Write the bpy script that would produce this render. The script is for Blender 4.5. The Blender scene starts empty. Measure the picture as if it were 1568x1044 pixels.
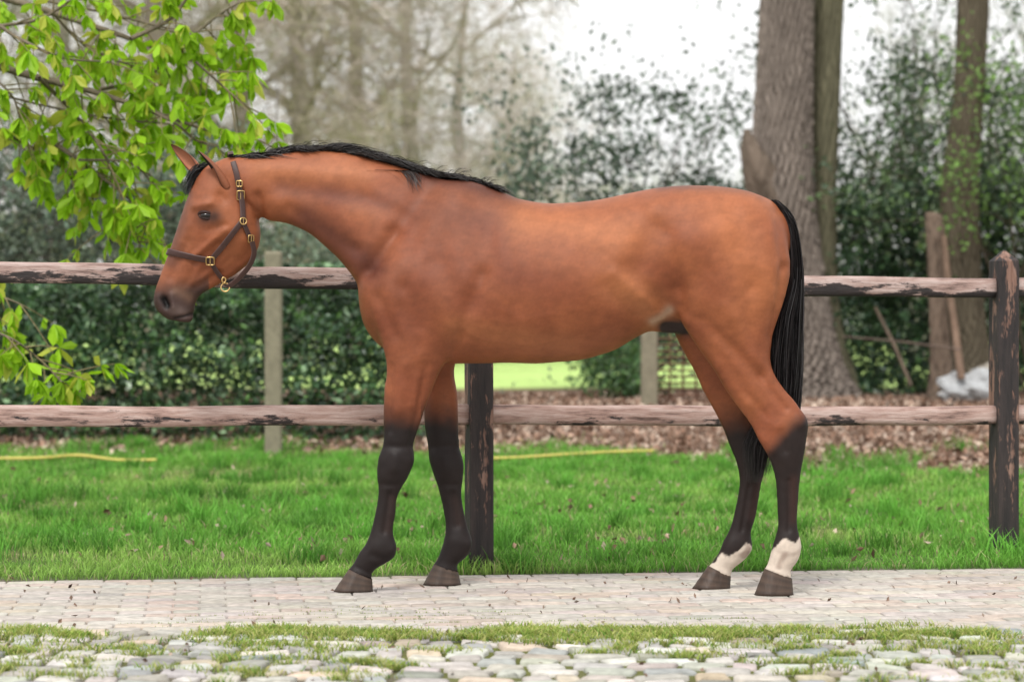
import bpy, math, random
import numpy as np
from mathutils import Vector
from mathutils.bvhtree import BVHTree
R=np.random.RandomState(7); random.seed(7)
F=3702.0; H=1.09
def P(px,py,d): return np.array([(px-784)/F*d, d, H-(py-500)/F*d])
def dc(px): return 10.05-(px-620)/520.0*0.12
def tz(y):
    t=np.clip((np.asarray(y,float)-18)/9.0,0,1); return 0.26*t*t*(3-2*t)
scene=bpy.context.scene
def link(o,parent=None):
    scene.collection.objects.link(o)
    if parent: o.parent=parent
    return o
def empty(name):
    e=bpy.data.objects.new(name,None); e.empty_display_size=.1; return link(e)
def sm(a,b,x):
    t=np.clip((x-a)/(b-a),0,1); return t*t*(3-2*t)
def vn(x,y,s=1.0,seed=0):
    rr=np.random.RandomState(seed); o=0
    for i in range(6):
        a=rr.uniform(0,6.28); k=s*rr.uniform(.6,2.2); ph=rr.uniform(0,6.28)
        o=o+np.sin((x*math.cos(a)+y*math.sin(a))*k+ph+1.3*np.sin((x*math.sin(a)-y*math.cos(a))*k*.7+ph*2))
    return o/6*1.4
# ---------- mesh builder
class MB:
    def __init__(s): s.v=[];s.idx=[];s.sz=[];s.c=[];s.n=0
    def add(s,v,f,c):
        v=np.asarray(v,float).reshape(-1,3); f=np.asarray(f,int)
        s.v.append(v); s.idx.append((f+s.n).ravel()); s.sz.append(np.full(len(f),f.shape[1]))
        c=np.asarray(c,float)
        if c.ndim==1: c=np.tile(c,(len(v),1))
        s.c.append(c); s.n+=len(v)
    def addf(s,faces):
        f=np.asarray(faces,int); s.idx.append(f.ravel()); s.sz.append(np.full(len(f),f.shape[1]))
    def obj(s,name,mat,parent=None,smooth=True):
        v=np.concatenate(s.v); idx=np.concatenate(s.idx); sz=np.concatenate(s.sz); c=np.concatenate(s.c)
        me=bpy.data.meshes.new(name); me.vertices.add(len(v)); me.vertices.foreach_set('co',v.ravel().astype(np.float32))
        me.loops.add(len(idx)); me.loops.foreach_set('vertex_index',idx.astype(np.int32))
        me.polygons.add(len(sz)); st=np.concatenate([[0],np.cumsum(sz)[:-1]])
        me.polygons.foreach_set('loop_start',st.astype(np.int32))
        me.polygons.foreach_set('use_smooth',np.full(len(sz),smooth))
        me.update(calc_edges=True); me.validate()
        a=me.color_attributes.new('Col','FLOAT_COLOR','POINT')
        a.data.foreach_set('color',np.concatenate([c,np.ones((len(c),1))],1).ravel().astype(np.float32))
        me.materials.append(mat); o=bpy.data.objects.new(name,me); return link(o,parent)
def cr(pts,sub):
    p=np.asarray(pts,float); n=len(p); out=[]
    q=np.vstack([2*p[0]-p[1],p,2*p[-1]-p[-2]])
    for i in range(n-1):
        a,b,c,d=q[i],q[i+1],q[i+2],q[i+3]
        for k in range(sub):
            t=k/sub
            out.append(.5*((2*b)+(-a+c)*t+(2*a-5*b+4*c-d)*t*t+(-a+3*b-3*c+d)*t**3))
    out.append(p[-1]); return np.array(out)
def gridfaces(nr,ns,closed=True):
    m=ns if closed else ns-1
    i=np.arange(nr-1)[:,None]; j=np.arange(m)[None,:]
    a=i*ns+j; b=i*ns+(j+1)%ns
    return np.stack([a,b,b+ns,a+ns],-1).reshape(-1,4)
def frames(p):
    t=np.gradient(p,axis=0); t/=np.linalg.norm(t,axis=1)[:,None]+1e-9
    up=np.array([0,0,1.]) if abs(t[0][2])<.9 else np.array([0,1.,0])
    u=[];cur=up
    for k in range(len(p)):
        cur=cur-t[k]*cur.dot(t[k]); cur=cur/(np.linalg.norm(cur)+1e-9); u.append(cur)
    u=np.array(u); w=np.cross(t,u); return t,u,w
def tube(mb,p,r,ns,c,noise=None):
    p=np.asarray(p,float); r=np.broadcast_to(np.asarray(r,float),(len(p),))
    t,u,w=frames(p); th=np.arange(ns)*2*math.pi/ns
    rr=r[:,None]*np.ones(ns)[None]
    if noise is not None: rr=rr*noise(th[None,:],np.arange(len(p))[:,None])
    v=p[:,None]+rr[...,None]*(np.cos(th)[None,:,None]*u[:,None]+np.sin(th)[None,:,None]*w[:,None])
    mb.add(v.reshape(-1,3),gridfaces(len(p),ns),c)
# ---------- materials
def newmat(name):
    m=bpy.data.materials.new(name); m.use_nodes=True; nt=m.node_tree; b=nt.nodes['Principled BSDF']; return m,nt,b
def N(nt,t,**k):
    n=nt.nodes.new(t)
    for a,v in k.items():
        if a in n.inputs.keys(): n.inputs[a].default_value=v
        else: setattr(n,a,v)
    return n
def vmat(name,rough=.7,spec=.3,nscale=8,namt=.3,bump=.2,bscale=60,trans=0,stretch=(1,1,1),bdist=.01,detail=5):
    m,nt,b=newmat(name); L=nt.links.new
    at=N(nt,'ShaderNodeAttribute',attribute_name='Col')
    tc=N(nt,'ShaderNodeTexCoord'); mp=N(nt,'ShaderNodeMapping'); mp.inputs['Scale'].default_value=stretch
    L(tc.outputs['Object'],mp.inputs['Vector'])
    no=N(nt,'ShaderNodeTexNoise'); no.inputs['Scale'].default_value=nscale; no.inputs['Detail'].default_value=detail; no.inputs['Roughness'].default_value=.6
    L(mp.outputs[0],no.inputs['Vector'])
    mr=N(nt,'ShaderNodeMapRange'); mr.inputs[1].default_value=.25; mr.inputs[2].default_value=.75; mr.inputs[3].default_value=1-namt; mr.inputs[4].default_value=1+namt
    L(no.outputs[0],mr.inputs[0])
    mx=N(nt,'ShaderNodeVectorMath',operation='SCALE'); L(at.outputs['Color'],mx.inputs[0]); L(mr.outputs[0],mx.inputs['Scale'])
    L(mx.outputs[0],b.inputs['Base Color'])
    b.inputs['Roughness'].default_value=rough; b.inputs['Specular IOR Level'].default_value=spec
    if bump:
        n2=N(nt,'ShaderNodeTexNoise'); n2.inputs['Scale'].default_value=bscale; n2.inputs['Detail'].default_value=4
        L(mp.outputs[0],n2.inputs['Vector'])
        bp=N(nt,'ShaderNodeBump'); bp.inputs['Strength'].default_value=bump; bp.inputs['Distance'].default_value=bdist
        L(n2.outputs[0],bp.inputs['Height']); L(bp.outputs[0],b.inputs['Normal'])
    if trans:
        tr=N(nt,'ShaderNodeBsdfTranslucent'); L(mx.outputs[0],tr.inputs['Color'])
        ms=N(nt,'ShaderNodeMixShader'); ms.inputs[0].default_value=trans
        L(b.outputs[0],ms.inputs[1]); L(tr.outputs[0],ms.inputs[2]); L(ms.outputs[0],nt.nodes['Material Output'].inputs['Surface'])
    return m
M_leaf=vmat('leaf_mat',.30,.5,3,.15,0,trans=.2)
M_dist=vmat('distant_leaf_mat',.7,.2,3,.15,0)
M_litter=vmat('litter_mat',.8,.2,3,.15,0)
M_fresh=vmat('fresh_leaf_mat',.5,.3,3,.15,0,trans=.45)
M_grass=vmat('grass_mat',.55,.3,2,.15,0,trans=.35)
M_bark=vmat('bark_mat',.9,.15,5,.3,.9,14,stretch=(1,1,.3),bdist=.06)
M_twig=vmat('twig_mat',.9,.1,2,.2,0)
M_ground=vmat('ground_mat',.95,.1,5,.3,.6,40,bdist=.02)
M_stone=vmat('stone_mat',.85,.25,22,.30,.5,110,bdist=.006)
M_conc=vmat('concrete_mat',.9,.2,12,.25,.4,60)
M_hair=vmat('hair_mat',.45,.35,30,.2,0)
M_coat=vmat('coat_mat',.50,.26,22,.13,.30,330,stretch=(1,1,1.9),bdist=.004,detail=12)
M_hoof=vmat('hoof_mat',.5,.4,20,.35,.3,60,stretch=(1,1,.3))
M_leather=vmat('leather_mat',.5,.4,40,.2,.2,200,bdist=.002)
M_brass,nt_,b_=newmat('brass_mat'); b_.inputs['Base Color'].default_value=(.62,.42,.18,1); b_.inputs['Metallic'].default_value=1; b_.inputs['Roughness'].default_value=.3
M_eye,nt_,b_=newmat('eye_mat'); b_.inputs['Base Color'].default_value=(.010,.006,.005,1); b_.inputs['Roughness'].default_value=.08
M_hose,nt_,b_=newmat('hose_mat'); b_.inputs['Base Color'].default_value=(.6,.5,.12,1); b_.inputs['Roughness'].default_value=.6
def woodmat(name,vert,th,tint,zt):
    m,nt,b=newmat(name); L=nt.links.new
    tc=N(nt,'ShaderNodeTexCoord'); mp=N(nt,'ShaderNodeMapping')
    mp.inputs['Scale'].default_value=(9,9,1) if vert else (1,9,9)
    L(tc.outputs['Object'],mp.inputs['Vector'])
    n1=N(nt,'ShaderNodeTexNoise'); n1.inputs['Scale'].default_value=3.5; n1.inputs['Detail'].default_value=9; n1.inputs['Roughness'].default_value=.7
    L(mp.outputs[0],n1.inputs['Vector'])
    r1=N(nt,'ShaderNodeValToRGB'); e=r1.color_ramp.elements
    e[0].position=.34; e[0].color=(.10,.06,.05,1); e[1].position=.62; e[1].color=tint+(1,)
    x=e.new(.46); x.color=(tint[0]*.7,tint[1]*.60,tint[2]*.56,1)
    L(n1.outputs[0],r1.inputs[0])
    mp2=N(nt,'ShaderNodeMapping'); mp2.inputs['Scale'].default_value=(6,6,1.3) if vert else (1.3,6,6); mp2.inputs['Location'].default_value=(3.1,1,2)
    L(tc.outputs['Object'],mp2.inputs['Vector'])
    n2=N(nt,'ShaderNodeTexNoise'); n2.inputs['Scale'].default_value=3; n2.inputs['Detail'].default_value=9; n2.inputs['Roughness'].default_value=.72
    L(mp2.outputs[0],n2.inputs['Vector'])
    sp=N(nt,'ShaderNodeSeparateXYZ'); L(tc.outputs['Object'],sp.inputs[0])
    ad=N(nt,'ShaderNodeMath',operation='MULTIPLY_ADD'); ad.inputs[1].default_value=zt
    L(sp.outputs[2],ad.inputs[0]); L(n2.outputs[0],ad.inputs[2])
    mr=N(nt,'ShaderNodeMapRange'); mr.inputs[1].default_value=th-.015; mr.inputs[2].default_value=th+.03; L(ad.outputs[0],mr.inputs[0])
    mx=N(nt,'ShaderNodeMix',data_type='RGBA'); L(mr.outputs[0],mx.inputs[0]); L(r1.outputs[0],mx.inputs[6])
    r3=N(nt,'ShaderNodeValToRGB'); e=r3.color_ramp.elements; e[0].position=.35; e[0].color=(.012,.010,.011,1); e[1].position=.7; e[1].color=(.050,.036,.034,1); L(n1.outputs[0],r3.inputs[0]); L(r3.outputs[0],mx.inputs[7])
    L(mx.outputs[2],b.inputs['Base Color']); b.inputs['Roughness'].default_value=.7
    bp=N(nt,'ShaderNodeBump'); bp.inputs['Strength'].default_value=.8; bp.inputs['Distance'].default_value=.015; L(n1.outputs[0],bp.inputs['Height']); L(bp.outputs[0],b.inputs['Normal'])
    return m
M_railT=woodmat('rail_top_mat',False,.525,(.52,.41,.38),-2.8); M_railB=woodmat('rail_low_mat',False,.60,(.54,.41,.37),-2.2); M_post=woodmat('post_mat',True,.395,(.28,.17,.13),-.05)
# ================= HORSE
horse=empty('horse')
def ring(A,B,hw,lat=0,egg=0):
    ax,ay=A;bx,by=B
    d=dc((ax+bx)/2)+lat
    a=P(ax,ay,d); b=P(bx,by,d); return np.concatenate([a,b,[hw,egg,0,0]])
def loft(mb,rings,sub=5,ns=28):
    q=cr(np.array(rings),sub); th=np.arange(ns)*2*math.pi/ns
    a=q[:,0:3];b=q[:,3:6];hw=q[:,6];eg=q[:,7]
    c=(a+b)/2; ax=(a-b)/2
    ct=np.cos(th)[None,:,None]; st=np.sin(th)[None,:]
    wid=hw[:,None]*st*(1-eg[:,None]*np.cos(th)[None,:])
    v=c[:,None]+ax[:,None]*ct; v=v+np.stack([0*wid,wid,0*wid],-1)
    n=len(q); v=v.reshape(-1,3); base=mb.n
    v=np.vstack([v,c[0],c[-1]])
    mb.add(v,gridfaces(n,ns),(1,1,1))
    j=np.arange(ns); c0=n*ns
    mb.addf(base+np.stack([j,(j+1)%ns,np.full(ns,c0)],1)); mb.addf(base+np.stack([(n-1)*ns+j,(n-1)*ns+(j+1)%ns,np.full(ns,c0+1)],1))
hb=MB()
def RG(l,lat=0):
    out=[]
    for r in l:
        A,B,hw=r[0],r[1],r[2]; eg=r[3] if len(r)>3 else 0; lt=r[4] if len(r)>4 else lat
        out.append(ring(A,B,hw,lt,eg))
    return out
loft(hb,RG([((549,432),(552,482),.07),((557,405),(563,512),.14),((590,352),(600,543),.195,.15),((635,300),(645,556),.215,.25),((695,272),(700,558),.235,.32),
 ((757,287),(760,557),.265,.25),((806,307),(830,557),.29,.12),((858,311),(890,552),.30,.08),((908,306),(940,538),.295,.05),((960,295),(985,512),.275,.0),
 ((1010,286),(1030,492),.262,-.1),((1060,283),(1075,500),.262,-.12),((1108,285),(1120,500),.25,-.1),((1150,292),(1160,480),.22),((1183,312),(1188,440),.16),((1203,345),(1204,410),.09)]))
loft(hb,RG([((322,252),(385,318),.068),((350,241),(400,333),.075),((392,240),(415,342),.076),((440,230),(438,343),.082,.2),((500,226),(470,357),.088,.3),((558,236),(503,383),.103,.35),
 ((612,251),(545,428),.135,.35),((660,264),(590,480),.16,.3),((705,285),(640,520),.17,.3)]))
loft(hb,RG([((335,246),(380,290),.055),((312,258),(392,318),.078),((292,290),(400,350),.096,-.12),((279,325),(396,380),.098,-.12),((267,362),(374,410),.078,-.1),((256,393),(338,434),.060,-.05),
 ((246,420),(310,450),.050),((238,443),(300,464),.048),((235,460),(298,478),.051),((240,475),(294,491),.047),((256,489),(285,494),.03)]))
loft(hb,RG([((585,400),(720,380),.07),((568,465),(705,470),.095),((582,520),(694,530),.088),((590,562),(679,565),.070),((588,600),(659,603),.058),((587,640),(645,644),.048),((587,676),(634,680),.041),
 ((579,702),(634,706),.048),((577,728),(624,732),.043),((579,756),(609,759),.028),((575,782),(606,786),.025),((569,808),(602,813),.026),((561,830),(607,837),.037),((550,846),(602,855),.036),((541,862),(574,872),.031),((532,874),(569,886),.038)],-.14))
loft(hb,RG([((610,450),(715,460),.08),((625,520),(705,525),.075),((643,568),(698,568),.06),((648,610),(701,612),.05),((650,650),(702,652),.044),((655,682),(704,684),.041),
 ((657,704),(710,709),.047),((665,730),(709,734),.041),((673,756),(707,758),.028),((679,783),(711,783),.025),((682,806),(716,806),.026),((680,824),(723,828),.037),((675,841),(718,848),.035),((669,856),(701,864),.031),((662,866),(702,876),.038)],.15))
loft(hb,RG([((1015,330),(1180,320),.10),((1012,375),(1205,368),.125),((1022,430),(1213,415),.13),((1040,485),(1201,470),.115),((1060,523),(1186,515),.095),((1082,556),(1181,545),.078),((1102,583),(1186,566),.066),((1124,615),(1198,590),.054),
 ((1147,646),(1221,620),.044),((1160,670),(1237,645),.047),((1177,700),(1233,687),.043),((1187,733),(1226,726),.031),((1190,778),(1222,775),.025),((1191,806),(1221,806),.026),((1185,828),(1227,833),.037),((1180,846),(1223,856),.034),((1175,863),(1211,873),.031),((1169,872),(1213,886),.038)],-.12))
loft(hb,RG([((1015,400),(1180,400),.10),((1018,470),(1165,470),.11),((1030,510),(1150,515),.09),((1050,550),(1145,548),.072),((1072,590),(1148,578),.06),((1093,628),(1160,605),.052),((1108,658),(1176,635),.046),
 ((1117,682),(1184,660),.046),((1128,710),(1177,698),.040),((1132,742),(1166,740),.030),((1124,785),(1158,788),.025),((1117,810),(1150,815),.026),((1107,829),(1152,838),.037),((1100,846),(1141,856),.034),((1089,862),(1122,871),.031),((1082,870),(1120,884),.038)],.10))
loft(hb,RG([((985,482),(1000,512),.02),((1005,480),(1018,514),.035),((1030,470),(1046,512),.04),((1050,460),(1062,500),.02)]))
loft(hb,RG([((1150,296),(1150,330),.03),((1180,301),(1172,330),.034),((1203,325),(1188,345),.03),((1216,355),(1202,365),.024),((1221,390),(1209,393),.016)]))
raw=hb.obj('raw',M_coat)
mod=raw.modifiers.new('r','REMESH'); mod.mode='VOXEL'; mod.voxel_size=.0062; mod.adaptivity=0
ms=raw.modifiers.new('s','SMOOTH'); ms.factor=.5; ms.iterations=4
dg=bpy.context.evaluated_depsgraph_get()
me=bpy.data.meshes.new_from_object(raw.evaluated_get(dg))
bpy.data.objects.remove(raw)
nv=len(me.vertices); print('horse verts',nv)
co=np.zeros(nv*3,np.float32); me.vertices.foreach_get('co',co); co=co.reshape(-1,3).astype(float)
ed=np.zeros(len(me.edges)*2,np.int32); me.edges.foreach_get('vertices',ed); ed=ed.reshape(-1,2)
deg=np.bincount(ed.ravel(),minlength=nv)[:,None].astype(float)
def lap(x):
    o=np.zeros_like(x)
    for k in range(x.shape[1]):
        o[:,k]=np.bincount(ed[:,0],x[ed[:,1],k],nv)+np.bincount(ed[:,1],x[ed[:,0],k],nv)
    return o/deg-x
def pix(c): return 784+F*c[:,0]/c[:,1], 500-F*(c[:,2]-H)/c[:,1]
px,py=pix(co)
mask=sm(385,430,px)*(1-sm(560,600,py))
for it in range(100): co=co+.65*mask[:,None]*lap(co)
px,py=pix(co)
def setn():
    me.vertices.foreach_set('co',co.ravel().astype(np.float32)); me.update()
    n=np.zeros(nv*3,np.float32); me.vertex_normals.foreach_get('vector',n); return n.reshape(-1,3).astype(float)
def seg(x0,y0,x1,y1,r):
    dx,dy=x1-x0,y1-y0; L2=dx*dx+dy*dy+1e-9
    t=np.clip(((px-x0)*dx+(py-y0)*dy)/L2,0,1)
    d2=(px-x0-t*dx)**2+(py-y0-t*dy)**2
    return np.exp(-d2/(r*r))
nrm=setn()
trunkm=[(690,310,600,440,28,12),(655,435,690,495,30,15),(700,400,715,430,20,6),(752,330,737,420,16,-4),(737,420,704,512,12,-11),(704,512,690,540,9,-8),(650,292,605,355,14,-8),(605,355,565,415,11,-13),(565,415,548,440,8,-6),
(430,312,555,425,17,10),(445,320,545,383,10,-9),(430,285,560,302,15,-6),(560,302,625,335,12,-6),(400,256,600,270,15,6),(470,335,530,372,8,4),(575,490,578,480,24,10),(604,515,580,455,9,-8),(562,447,562,450,16,8),
(645,345,618,440,13,-5),(618,440,640,500,10,-5),(700,330,700,400,20,4),(735,305,760,298,14,-5),(660,405,715,400,14,-3),(615,470,640,530,9,-5),
(982,405,1003,350,24,-15),(1006,322,1000,318,17,12),(940,418,1012,482,9,8),(925,440,990,502,10,-5),(957,408,1015,462,9,-4),(1060,380,1060,455,34,11),(1024,360,1038,440,12,-8),(1038,440,1050,475,9,-6),
(1190,325,1202,410,8,-9),(1202,410,1184,515,7.5,-12),(1125,325,1150,440,14,-6),(1150,440,1147,530,11,-6),(1172,360,1178,460,13,6),(1050,490,1050,486,17,10),(1098,510,1165,575,8,-9),
(1040,340,1110,330,14,-3),(1020,300,1140,305,16,4),(1100,400,1120,480,14,5),(1110,470,1160,555,12,6),(1075,500,1100,560,8,4),(850,330,960,320,22,4),(780,540,900,545,14,2),(900,380,960,440,20,-4),(720,490,900,505,16,3),(560,400,540,425,7,3),
(1140,400,1180,410,14,3),(1040,470,1090,500,10,-4)]
mus=[(1165,575,1203,625,6,-10),(1098,560,1145,620,10,8),(1229,650,1226,642,7,8),(1165,668,1180,690,7,6),(1195,660,1203,690,6,-7),(1175,640,1190,655,7,5),(1140,600,1175,640,5,-5),(1212,600,1222,635,3.5,4),
(622,560,612,625,13,9),(652,560,630,680,5,-9),(600,560,598,660,4,-5),(640,575,634,620,7,7),(597,755,588,815,3.2,-9),(1208,735,1208,812,3.2,-9),(694,755,700,805,3.2,-8),(1147,745,1136,812,3.2,-8),
(605,698,605,718,8,7),(580,742,618,742,5,-5),(583,684,635,684,5,-5),(630,703,632,710,5,5),(683,700,685,718,8,7),(662,684,706,684,5,-5),(672,742,710,742,5,-5),(603,838,601,842,5,6),(570,850,590,858,5,-5),(718,830,718,836,5,6),(1223,838,1221,842,5,5),(1148,838,1146,842,5,5),(545,868,572,880,3,-4),
(366,350,370,365,22,12),(345,352,298,392,4.5,10),(335,372,298,402,5,-8),(330,390,308,418,7,-8),(300,316,322,312,6,12),(338,300,342,305,8,-12),(285,370,262,425,6,-6),(255,468,250,458,4.5,-24),(263,452,266,470,4.5,9),(243,455,243,462,5,5),(266,489,298,480,2.2,-14),(282,498,292,493,6,5),(345,425,385,392,5,7),(318,352,345,345,5,-6),
(395,300,402,340,7,-16),(300,440,338,418,5,-9),(352,395,318,430,4,-4),(290,345,280,372,5,4),(300,405,285,435,5,-5)]
for k in range(8): trunkm.append((762+k*28,345,780+k*31,480,6.5,1.3))
D=np.zeros(nv)
for m in trunkm: D+=m[5]*.00145*seg(*m[:5])
for m in mus: D+=m[5]*.0011*seg(*m[:5])
D*=np.abs(nrm[:,1])**.6
D+=.0028*vn(px/30,py/30,1.5,3)*sm(400,450,px)*(1-sm(560,620,py))+.0007*vn(px/9,py/9,1.5,4)
for v in ([(700,500),(740,520),(800,528),(860,520)],[(620,590),(628,620),(622,660)],[(1110,540),(1150,590),(1185,640)],[(330,372),(312,392),(300,420)],[(1080,420),(1110,450),(1120,500)],[(640,470),(655,510),(650,560)],[(760,470),(800,490),(850,480)]):
    for a,b in zip(v[:-1],v[1:]): D+=.0020*seg(a[0],a[1],b[0],b[1],2.8)
co=co+nrm*D[:,None]
for it in range(3): co=co+.5*lap(co)
for it in range(8): co=co+.5*mask[:,None]*lap(co)
nrm=setn()
def mixc(c,col,w): return c*(1-w[:,None])+np.array(col)[None]*w[:,None]
col=np.tile(np.array([.225,.066,.029]),(nv,1))
n1=vn(px/30,py/30,1.2,11); n2=vn(px/9,py/9,1.3,12); n3=vn(px/3,py/3,1.2,13)
col=mixc(col,(.33,.110,.044),.6*sm(0,1,.5+.6*n1))
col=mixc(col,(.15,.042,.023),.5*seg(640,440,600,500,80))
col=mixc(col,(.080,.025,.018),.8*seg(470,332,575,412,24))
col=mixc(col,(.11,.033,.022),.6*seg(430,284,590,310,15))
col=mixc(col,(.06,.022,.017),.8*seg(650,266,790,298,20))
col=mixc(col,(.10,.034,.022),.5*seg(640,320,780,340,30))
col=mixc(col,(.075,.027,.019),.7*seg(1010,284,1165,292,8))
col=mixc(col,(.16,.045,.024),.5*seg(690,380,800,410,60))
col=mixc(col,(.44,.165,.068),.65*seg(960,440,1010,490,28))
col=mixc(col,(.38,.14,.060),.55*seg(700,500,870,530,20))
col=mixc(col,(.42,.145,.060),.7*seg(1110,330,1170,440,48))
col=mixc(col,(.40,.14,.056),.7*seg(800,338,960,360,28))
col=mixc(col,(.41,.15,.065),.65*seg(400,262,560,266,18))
col=mixc(col,(.29,.105,.052),.5*(px<385)*sm(350,240,px))
col=mixc(col,(.12,.05,.034),.8*seg(285,300,262,400,12)*(px<330))
col=mixc(col,(.50,.36,.26),.75*seg(1000,492,1025,474,7))
col=mixc(col,(.02,.014,.014),.97*np.clip(1.8*seg(1020,502,1048,500,11),0,1)*(np.abs(co[:,1]-dc(1030))<.1))
col=mixc(col,(.036,.023,.021),.94*sm(420,456,py+.3*(px-236)*.3+4*n2)*(px<320))
col=mixc(col,(.17,.12,.105),.55*seg(268,474,284,480,7)*(px<320))
col=mixc(col,(.25,.14,.09),.4*seg(270,445,290,455,8)*(px<320))
col=mixc(col,(.03,.015,.012),.9*seg(314,332,328,332,13)); col=mixc(col,(.005,.004,.004),np.clip(1.6*seg(255,468,250,458,5),0,1)); col=mixc(col,(.012,.008,.008),.9*seg(266,489,298,480,2))
w=4*n2+10*n1
lf=(px<760); lh=(px>1000)
kf=sm(605,665,py+w*1.1+.35*(632-px)*(px<645)+.25*(700-px)*(px>=645))*lf*(py>500)
BK=(.009,.0075,.008)
col=mixc(col,BK,.98*kf)
col=mixc(col,(.036,.018,.014),.45*(seg(603,765,595,810,9)+seg(697,765,703,800,8))*lf)
near_=(co[:,1]<dc(1180))
kh=sm(640,685,py+w*.8+1.0*(px-1200))*lh*(py>560)
kh=np.where(near_,kh,sm(610,670,py+w)*lh)
col=mixc(col,BK,.97*kh)
col=mixc(col,(.055,.022,.016),.45*seg(1216,735,1216,795,8)*lh*near_)
col=mixc(col,(.05,.020,.016),.45*seg(1165,735,1154,790,8)*lh*(~near_))
so_=828+16*sm(0,1,(~near_)*1.0)
sock=sm(-2,2,py-so_+7*n2+5*np.sin(px/5)+2*n3+.3*(px-np.where(near_,1200,1125)))*lh
col=mixc(col,(.60,.51,.43),.95*sock)
col=mixc(col,(.14,.08,.06),.6*sock*sm(.2,1,n2))
col*= (1+.07*n2+.06*n3)[:,None]
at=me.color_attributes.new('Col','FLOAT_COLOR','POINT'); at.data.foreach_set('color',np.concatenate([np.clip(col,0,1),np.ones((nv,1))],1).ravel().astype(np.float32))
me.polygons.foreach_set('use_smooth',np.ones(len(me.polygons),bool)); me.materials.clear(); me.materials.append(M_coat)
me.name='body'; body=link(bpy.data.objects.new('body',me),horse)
bvh=BVHTree.FromObject(body,bpy.context.evaluated_depsgraph_get())
def hitn(x,y):
    t=Vector(P(x,y,dc(x))); o=t+Vector((0,-1.2,0)); h=bvh.ray_cast(o,Vector((0,1,0)))
    return (h[0],h[1]) if h[0] else (None,None)
def hitf(x,y):
    t=Vector(P(x,y,dc(x))); o=t+Vector((0,1.2,0)); h=bvh.ray_cast(o,Vector((0,-1,0)))
    return (h[0],h[1]) if h[0] else (None,None)
def hoof(nm,tf,tb,bf,bb,lat):
    d=dc((tf[0]+tb[0])/2)+lat; mb=MB()
    a=P(*tf,d);b=P(*tb,d);c=P(bf,905,d);e=P(bb,905,d); c[2]=.005;e[2]=.005
    ns=32;th=np.arange(ns)*2*math.pi/ns;vs=[];cs=[]
    for k,t in enumerate(np.linspace(-.12,1,10)):
        f=a*(1-t)+c*t; g=b*(1-t)+e*t; hw=.040+.020*max(t,0)
        if t<0: hw*=.93
        cc=(f+g)/2; ax=(f-g)/2
        r=1+(.012 if k%3==0 else 0)
        v=cc+ax*r*np.cos(th)[:,None]+np.stack([0*th,hw*r*np.sin(th)*(1-.12*(np.cos(th)<0)),0*th],1)
        v[:,2]=np.maximum(v[:,2],.005); vs.append(v)
        cs.append(np.tile(np.array([.060,.038,.027])*(1+.3*math.sin(k*2.1)),(ns,1)))
    vs.append(np.tile((c+e)/2,(ns,1))); cs.append(cs[-1])
    mb.add(np.vstack(vs),gridfaces(11,ns),np.vstack(cs)); mb.obj(nm,M_hoof,horse)
hoof('hoof_front_left',(532,874),(570,888),511,571,-.14)
hoof('hoof_front_right',(663,866),(702,877),648,706,.15)
hoof('hoof_hind_left',(1169,874),(1213,888),1155,1215,-.12)
hoof('hoof_hind_right',(1082,869),(1119,884),1060,1118,.10)
def uvs(mb,c,r,col,ns=24,nr=14,sc=(1,1,1)):
    th=np.arange(ns)*2*math.pi/ns; ph=np.linspace(.01,math.pi-.01,nr)
    v=np.stack([np.sin(ph)[:,None]*np.cos(th)*sc[0],np.sin(ph)[:,None]*np.sin(th)*sc[1],np.cos(ph)[:,None]*np.ones(ns)*sc[2]],-1)*r+np.array(c)
    mb.add(v.reshape(-1,3),gridfaces(nr,ns),col)
for nm,fn,sg in (('eye_left',hitn,1),('eye_right',hitf,-1)):
    h,n=fn(320,332); mb=MB(); uvs(mb,np.array(h)+np.array([0,sg*.013,0]),.023,(0,0,0),sc=(1.15,1,.76)); mb.obj(nm,M_eye,horse)
    lid=MB()
    for up in (1,-1):
        pts=[]
        for t in np.linspace(-1,1,13):
            x=t*.032; z=up*(.0145 if up>0 else .012)*math.sqrt(max(0,1-t*t))-.1*x*1.5
            pts.append(np.array(h)+np.array([x,sg*(.004+.016*t*t)-sg*.006,z]))
        tube(lid,cr(pts,2),.0068 if up>0 else .005,8,(.035,.016,.013))
    lid.obj('eyelids',M_coat,horse)
def ear(nm,base,tip,wd,opn,latb,latt,cin,cout):
    mb=MB(); a=P(*base,dc(base[0])+latb); b=P(*tip,dc(tip[0])+latt); ax=b-a; L=np.linalg.norm(ax); axn=ax/L
    o=np.array(opn,float); o-=axn*o.dot(axn); o/=np.linalg.norm(o); s=np.cross(axn,o)
    nr,ns=22,21
    for lay,(off,cc) in enumerate(((0,cout),(-.004,cin))):
        vs=[];cs=[]
        for i in range(nr):
            t=i/(nr-1); w=wd*(.72+1.0*t-.62*t*t)*max(1e-4,(1-t**2.2))**.8+.001; w=max(w+off*(1-t),.0005)
            al=math.radians(150-60*sm(0,.6,np.array(t)))
            for j in range(ns):
                f=-al+2*al*j/(ns-1)
                vs.append(a+axn*L*t-o*math.cos(f)*w*.7+s*math.sin(f)*w+o*(.012*t*t))
                edge=abs(f)/al
                cs.append(np.array(cc)*(1-.85*max(edge**8,t**4)))
        mb.add(np.array(vs),gridfaces(nr,ns,False),np.array(cs))
    mb.obj(nm,M_coat,horse)
ear('ear_left',(348,288),(306,228),.036,(-.95,-.25,.1),-.060,-.095,(.03,.018,.015),(.26,.09,.045))
ear('ear_right',(308,268),(264,220),.030,(-.5,-.6,.0),.045,.055,(.45,.18,.10),(.3,.1,.05))
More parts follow.
